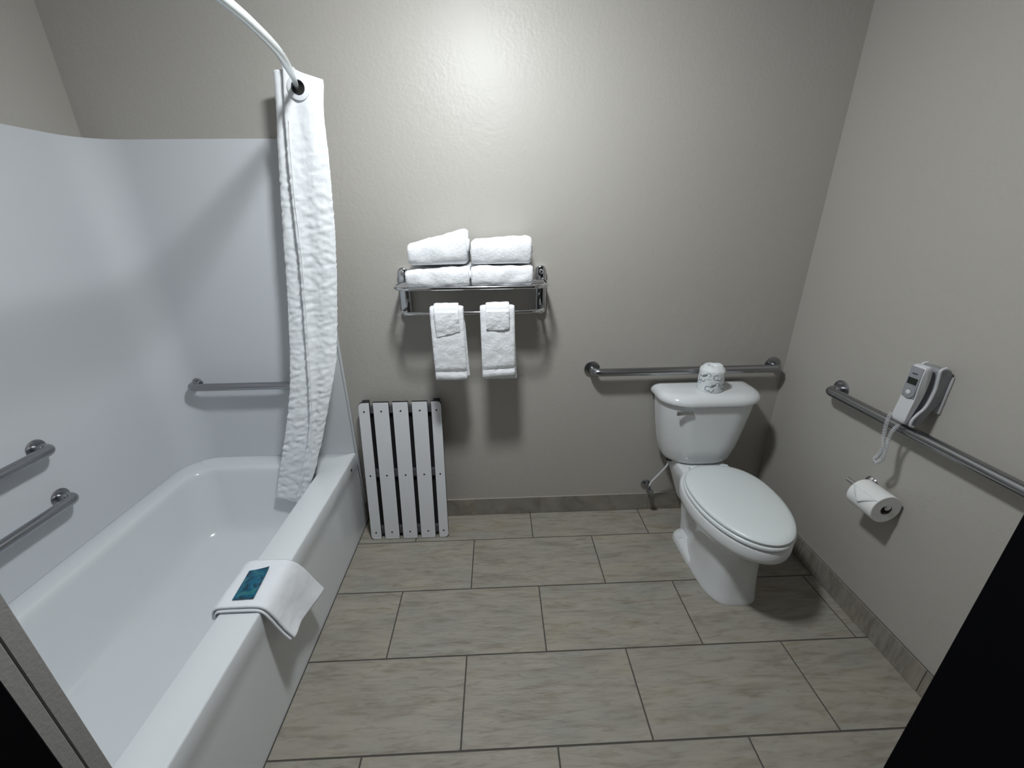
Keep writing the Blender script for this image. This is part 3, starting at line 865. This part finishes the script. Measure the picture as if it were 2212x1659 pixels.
# ------------------------------------------------------------------ wrapped spare roll on the tank
wr = thing('wrapped_toilet_roll', 'spare toilet roll in printed paper wrap standing on the tank lid', 'toilet roll', (1.152, -0.133, 0.7925))
RC, RR, RH, RZ0 = Vector((1.152, -0.133, 0)), 0.056, 0.113, 0.7925
bm = bmesh.new(); rings = []
def wrap_r(a, f):
    base = RR
    if f < 0.04: base *= 0.96 + f
    if f > 0.86: base -= 0.010 * ((f - 0.86) / 0.14) ** 2
    return base + 0.0007 * sin(a * 9 + f * 4) + 0.0012 * noise.noise(Vector((cos(a) * 2, sin(a) * 2, f * 5)))
for i in range(24):
    f = i / 23
    rings.append([(RC.x + wrap_r(2 * pi * k / 56, f) * cos(2 * pi * k / 56), RC.y + wrap_r(2 * pi * k / 56, f) * sin(2 * pi * k / 56), RZ0 + RH * f) for k in range(56)])
for q, (s, dz) in enumerate(((0.72, 0.008), (0.52, 0.010), (0.33, 0.006), (0.2, -0.004), (0.1, -0.012))):
    rings.append([(RC.x + s * RR * cos(2 * pi * k / 56), RC.y + s * RR * sin(2 * pi * k / 56), RZ0 + RH + dz + 0.0045 * noise.noise(Vector((cos(2 * pi * k / 56) * 2.2, sin(2 * pi * k / 56) * 2.2, q + 0.5)))) for k in range(56)])
loft(bm, rings)
wrapper = finish('wrapper', bm, M['wrapper'], wr, angle=60)
def on_roll(s, h, off=0.0005):
    """s: arc length from the camera-facing line, h height"""
    a = -pi / 2 - 0.42 * 0 + s / RR - 0.45
    f = h / RH
    r = wrap_r(a, f) + off
    return Vector((RC.x + r * cos(a), RC.y + r * sin(a), RZ0 + h))
def ribbon(bm, pts, w):
    prev = None
    for i, (s, h) in enumerate(pts):
        a = pts[max(0, i - 1)]; b = pts[min(len(pts) - 1, i + 1)]
        d = Vector((b[0] - a[0], b[1] - a[1])).normalized(); nrm = Vector((-d.y, d.x)) * w / 2
        v = (bm.verts.new(on_roll(s + nrm.x, h + nrm.y)), bm.verts.new(on_roll(s - nrm.x, h - nrm.y)))
        if prev: bm.faces.new((prev[0], prev[1], v[1], v[0]))
        prev = v
def arc(cx, cy, r, a0, a1, n=22, sy=1.0): return [(cx + r * cos(radians(a0 + (a1 - a0) * k / n)), cy + r * sy * sin(radians(a0 + (a1 - a0) * k / n))) for k in range(n + 1)]
bm = bmesh.new()
for ox, oy in ((-0.012, 0.022), (0.018, 0.078), (-0.055, 0.066), (0.062, 0.028), (0.075, 0.082), (-0.10, 0.02)):
    ribbon(bm, arc(ox, oy, 0.0115, 60, 320), 0.0023)
    ribbon(bm, arc(ox + 0.016, oy - 0.004, 0.0105, 200, 380), 0.0023)
    if oy < 0.07: ribbon(bm, arc(ox + 0.040, oy + 0.022, 0.0085, -60, 220), 0.0018)
tag(finish('blue_print', bm, M['ink_blue'], wrapper, smooth=False), kind='stuff')
bm = bmesh.new()
for ox, oy in ((-0.012, 0.022), (-0.055, 0.066), (0.062, 0.028), (-0.10, 0.02)):
    c = bm.verts.new(on_roll(ox + 0.018, oy + 0.013, 0.0003)); ring = []
    for k in range(24):
        a = 2 * pi * k / 24; u = 0.015 * cos(a); v = 0.006 * sin(a)
        ring.append(bm.verts.new(on_roll(ox + 0.020 + u * 0.85 - v * 0.4, oy + 0.014 + u * 0.45 + v * 0.9, 0.0003)))
    for k in range(24): bm.faces.new((c, ring[k], ring[(k + 1) % 24]))
for k in range(4): ribbon(bm, [(-0.020 + k * 0.004, 0.064), (-0.018 + k * 0.004, 0.069)], 0.0018)
tag(finish('grey_print', bm, M['ink_grey'], wrapper, smooth=False), kind='stuff')

# ------------------------------------------------------------------ toilet paper holder and roll
PX = XR - 0.066
hold = thing('paper_holder', 'chrome single-post toilet paper holder on the right wall', 'toilet paper holder', (XR, -0.616, 0.582))
bm = bmesh.new(); lathe(bm, [(0.029, -0.0005), (0.029, -0.005), (0.022, -0.013), (0.012, -0.018), (0.0085, -0.066)], (XR, -0.618, 0.583), 'x', 28)
finish('post', bm, M['chrome'], hold)
bm = bmesh.new(); tube(bm, [(PX, -0.582, 0.583), (PX, -0.756, 0.583)], 0.0085, 16)
finish('bar', bm, M['chrome'], hold)
bm = bmesh.new(); lathe(bm, [(0.0085, 0), (0.0125, -0.002), (0.0125, -0.008), (0.008, -0.011)], (PX, -0.753, 0.583), 'y', 20)
finish('end_knob', bm, M['chrome'], hold)
roll = thing('toilet_paper_roll', 'open white toilet paper roll on the chrome holder, loose sheet folded to a point', 'toilet roll', (PX, -0.70, 0.577))
bm = bmesh.new(); ro, ri, y0r, y1r, zc = 0.0555, 0.0205, -0.648, -0.758, 0.5715
prof = [(ri, y0r), (ro - 0.002, y0r), (ro, y0r - 0.002), (ro, y1r + 0.002), (ro - 0.002, y1r), (ri, y1r)]
lathe(bm, prof, (PX, 0, zc), 'y', 56, cap0=False, cap1=False)
finish('paper', bm, M['paper'], roll)
bm = bmesh.new(); lathe(bm, [(ri, y0r + 0.0004), (ri, y1r - 0.0004), (ri - 0.0015, y1r - 0.0004), (ri - 0.0015, y0r + 0.0004), (ri, y0r + 0.0004)], (PX, 0, zc), 'y', 36, cap0=False, cap1=False)
finish('core', bm, M['core'], roll)
# loose end: sheet whose corner is folded back to a triangle
bm = bmesh.new()
def on_tp(s, y, off): a = pi - 0.35 + s / ro; return Vector((PX + (ro + off) * cos(a), y, zc - (ro + off) * sin(a) * -1 * -1)) if False else Vector((PX - (ro + off) * cos(0.75 - s / ro), y, zc + (ro + off) * sin(0.75 - s / ro)))
g = []
for i in range(9):
    f = i / 8; s = 0.045 * f; half = 0.5 * (1 - f)
    g.append([bm.verts.new(on_tp(s, y0r + (y1r - y0r) * (0.5 + t * half * 0.98), 0.0012 + 0.004 * f)) for t in (-1, -0.5, 0, 0.5, 1)])
for a, b in zip(g[:-1], g[1:]):
    for k in range(4):
        try: bm.faces.new((a[k], a[k + 1], b[k + 1], b[k]))
        except ValueError: pass
bmesh.ops.remove_doubles(bm, verts=bm.verts, dist=0.0002)
fo = finish('folded_point', bm, M['paper'], roll)
s_ = fo.modifiers.new('thickness', 'SOLIDIFY'); s_.thickness = 0.0008; s_.offset = 1

# ------------------------------------------------------------------ wall phone
ph = thing('wall_phone', 'white and grey corded wall phone with a small screen above the right grab bar', 'phone', (XR, -0.72, 0.91))
def side_prism(bm, prof, y0, y1, bev=0.004):
    """prof: (out from wall, z) outline"""
    rings = []
    c = Vector((sum(p[0] for p in prof) / len(prof), sum(p[1] for p in prof) / len(prof)))
    for y, s in ((y0, 1 - bev * 14), (y0 - bev * 0.5, 1 - bev * 4), (y0 - bev, 1), (y1 + bev, 1), (y1 + bev * 0.5, 1 - bev * 4), (y1, 1 - bev * 14)):
        rings.append([(XR - (c.x + (a - c.x) * s), y, c.y + (b - c.y) * s) for a, b in prof])
    loft(bm, rings)
def sm2(pts, n=5, closed=True):
    P = pts + [pts[0], pts[1], pts[2]] if closed else pts
    q = smooth_path([(a, b, 0) for a, b in P], n)
    return [(v.x, v.y) for v in q[n:n + len(pts) * n]]
bm = bmesh.new(); box(bm, XR - 0.009, XR - 0.0005, -0.750, -0.672, 0.945, 1.074, 0.003, 2)
finish('wall_plate', bm, M['phone_white'], ph)
bm = bmesh.new(); side_prism(bm, sm2([(0.0095, 1.085), (0.040, 1.100), (0.058, 1.092), (0.050, 1.03), (0.060, 0.965), (0.088, 0.925), (0.082, 0.900), (0.055, 0.905), (0.030, 0.955), (0.012, 0.99)]), -0.688, -0.746)
finish('cradle', bm, M['phone_grey'], ph, angle=60)
bm = bmesh.new()
for yy in (-0.7475, -0.6865):
    tube(bm, smooth_path([(XR - a, yy, b) for a, b in ((0.040, 1.106), (0.056, 1.098), (0.054, 1.07), (0.050, 1.03), (0.058, 0.975), (0.078, 0.945), (0.088, 0.925), (0.086, 0.906), (0.076, 0.902))], 6), 0.0042, 10)
finish('cradle_rim', bm, M['phone_white'], ph)
bm = bmesh.new(); side_prism(bm, sm2([(0.076, 1.104), (0.092, 1.106), (0.100, 1.095), (0.101, 1.05), (0.099, 1.00), (0.104, 0.95), (0.106, 0.915), (0.094, 0.906), (0.088, 0.93), (0.080, 0.965), (0.072, 1.01), (0.070, 1.07)]), -0.694, -0.742, 0.006)
hs = finish('handset', bm, M['phone_white'], ph, angle=60)
bm = bmesh.new(); side_prism(bm, sm2([(0.100, 1.098), (0.1024, 1.09), (0.1034, 1.05), (0.1030, 1.02), (0.1018, 1.000), (0.098, 1.00), (0.098, 1.05)]), -0.6975, -0.7385, 0.002)
fp = finish('face_panel', bm, M['phone_grey'], hs, angle=60)
bm = bmesh.new(); box(bm, XR - 0.1052, XR - 0.1030, -0.7335, -0.7025, 1.043, 1.064, 0.0006, 1)
finish('screen', bm, M['lcd'], hs, smooth=False)
bm = bmesh.new(); lathe(bm, [(0.0205, -0.097), (0.0205, -0.1042), (0.018, -0.1052), (0.010, -0.1046)], (XR, -0.718, 1.016), 'x', 28)
finish('key_ring', bm, M['phone_grey'], hs)
bm = bmesh.new(); lathe(bm, [(0.0078, -0.1035), (0.0078, -0.1062), (0.006, -0.1068)], (XR, -0.718, 1.016), 'x', 20)
finish('center_key', bm, M['plastic_white'], hs)
cu = bpy.data.curves.new('lettering', 'FONT'); cu.body = 'vtech'; cu.size = 0.0085; cu.align_x = 'CENTER'; cu.extrude = 0.0002
tmp = bpy.data.objects.new('lettering_curve', cu); COL.objects.link(tmp)
bpy.context.view_layer.update()
me = bpy.data.meshes.new_from_object(tmp.evaluated_get(bpy.context.evaluated_depsgraph_get()))
bpy.data.objects.remove(tmp)
txt = bpy.data.objects.new('lettering', me); COL.objects.link(txt); me.materials.clear(); me.materials.append(M['lcd'])
me.transform(Matrix.Translation((XR - 0.1038, -0.718, 1.0765)) @ Matrix(((0, 0, -1, 0), (-1, 0, 0, 0), (0, 1, 0, 0), (0, 0, 0, 1))))
me.transform(Matrix.Translation(-Vector(ph.location))); txt.parent = hs; txt.location = -Vector(hs.location)
# coiled cord hanging in a loop in front of the grab bar
bm = bmesh.new()
axis = smooth_path([(XR - 0.094, -0.708, 0.904), (XR - 0.100, -0.687, 0.924), (XR - 0.104, -0.686, 0.885), (XR - 0.103, -0.692, 0.832), (XR - 0.101, -0.701, 0.793), (XR - 0.100, -0.694, 0.760), (XR - 0.100, -0.685, 0.738),
                    (XR - 0.100, -0.697, 0.733), (XR - 0.100, -0.711, 0.758), (XR - 0.099, -0.709, 0.794), (XR - 0.094, -0.703, 0.826), (XR - 0.092, -0.703, 0.857), (XR - 0.090, -0.710, 0.884), (XR - 0.084, -0.718, 0.901)], 60)
L = [0]
for a, b in zip(axis[:-1], axis[1:]): L.append(L[-1] + (b - a).length)
pts = []; pitch = 0.0058; N = int(L[-1] / pitch * 12); k = 0; u = Vector((0, 1, 0)); last = None
for i in range(N + 1):
    s = L[-1] * i / N
    while k < len(L) - 2 and L[k + 1] < s: k += 1
    t = (axis[k + 1] - axis[k]).normalized(); p = axis[k].lerp(axis[k + 1], (s - L[k]) / max(1e-9, L[k + 1] - L[k]))
    if last is not None: u = last.rotation_difference(t) @ u
    u = (u - t * u.dot(t)).normalized(); last = t; v = t.cross(u); a = 2 * pi * s / pitch
    rr_ = 0.0050 * min(1, min(s, L[-1] - s) / 0.015)
    pts.append(p + (u * cos(a) + v * sin(a)) * rr_)
tube(bm, pts, 0.0015, 5)
tag(finish('coiled_cord', bm, M['phone_white'], ph), 'white coiled cord looped over the grab bar')

# ------------------------------------------------------------------ folded cloth on the tub rim and the packet on it
wc = thing('bath_mat', 'white folded cloth mat draped over the tub rim', 'bath mat', (-0.67, -0.855, 0.431))
def drape(off, ya, yb, hem, name):
    bm = bmesh.new()
    prof = [(-0.757, 0.405 - hem * 0.2), (-0.752, 0.428), (-0.741, 0.4385), (-0.722, 0.4415), (-0.68, 0.442), (-0.635, 0.4415), (-0.612, 0.438), (-0.598, 0.424), (-0.588, 0.400), (-0.579, 0.370), (-0.572, 0.340), (-0.562, 0.305), (-0.550, 0.272)]
    sp = smooth_path([(x, 0, z) for x, z in prof], 6)
    nr = len(sp); ny = 34; rows = []
    for i, p in enumerate(sp):
        f = i / (nr - 1); row = []
        tang = (sp[min(i + 1, nr - 1)] - sp[max(0, i - 1)]).normalized(); nrm = Vector((-tang.z, 0, tang.x))
        if nrm.z < 0 and f < 0.5: nrm = -nrm
        if nrm.x < 0 and f > 0.6: nrm = -nrm
        for j in range(ny + 1):
            g_ = j / ny; y = ya + (yb - ya) * g_
            down = max(0, (f - 0.52) / 0.48)
            y2 = y + (0.048 * (1 - g_) * down) + (0.0 * g_ * down)          # the flap drifts towards the back wall
            lift = 0.0015 * nz((p.x, y, p.z), 30, 2.2) + 0.0008 * nz((p.x, y, p.z), 90, 5) 
            sag = 0.008 * sin(g_ * 7 + 0.6) * down ** 2
            e = min(g_, 1 - g_)
            rnd = -0.002 * (1 - min(1, e / 0.05)) 
            q = p + nrm * (off + rnd + lift * (1 if off > 0.006 else 0.2))
            zz = q.z - (0.052 * (1 - g_) - 0.030) * down ** 1.5 + 0.005 * sin(g_ * 9) * down ** 3
            row.append(bm.verts.new((q.x + sag + 0.004 * down * g_, y2, zz)))
        rows.append(row)
    for a, b in zip(rows[:-1], rows[1:]):
        for j in range(ny): bm.faces.new((a[j], a[j + 1], b[j + 1], b[j]))
    o = finish(name, bm, M['mat_cloth'], wc, angle=80)
    s = o.modifiers.new('thickness', 'SOLIDIFY'); s.thickness = 0.005; s.offset = 0
    return o
drape(-0.002, -0.765, -0.956, 0.01, 'under_layer')
drape(0.0085, -0.758, -0.950, 0.03, 'upper_layer')
pk = thing('soap_packet', 'teal foil packet lying on the cloth on the tub rim', 'packet', (-0.68, -0.865, 0.455))
bm = bmesh.new()
q = [Vector((-0.714, -0.812)), Vector((-0.652, -0.800)), Vector((-0.640, -0.925)), Vector((-0.704, -0.928))]
def pk_rows(side):
    rows = []
    for i in range(17):
        f = i / 16; row = []
        for j in range(11):
            g_ = j / 10
            a = q[0].lerp(q[1], g_); b = q[3].lerp(q[2], g_); p = a.lerp(b, f)
            pil = (sin(pi * g_) ** 0.6) * (max(0, sin(pi * min(1, max(0, (f - 0.1) / 0.8)))) ** 0.6)
            z = 0.4568 + (0.0042 + 0.0036 * side) * pil + 0.0006 * side + (0.005 * (g_ ** 3) * (1 - f) ** 4 if True else 0) + 0.0012 * nz((p.x, p.y, 0), 60, 3) * (0.3 + pil)
            row.append(bm.verts.new((p.x, p.y, z)))
        rows.append(row)
    for a, b in zip(rows[:-1], rows[1:]):
        for j in range(10): bm.faces.new((a[j], a[j + 1], b[j + 1], b[j]))
    return rows
A = pk_rows(1); B = pk_rows(-1)
edgeA = A[0] + [r[-1] for r in A[1:]] + A[-1][-2::-1] + [r[0] for r in A[-2:0:-1]]
edgeB = B[0] + [r[-1] for r in B[1:]] + B[-1][-2::-1] + [r[0] for r in B[-2:0:-1]]
for i in range(len(edgeA)):
    j = (i + 1) % len(edgeA); bm.faces.new((edgeA[i], edgeA[j], edgeB[j], edgeB[i]))
finish('pouch', bm, M['packet'], pk, angle=50)
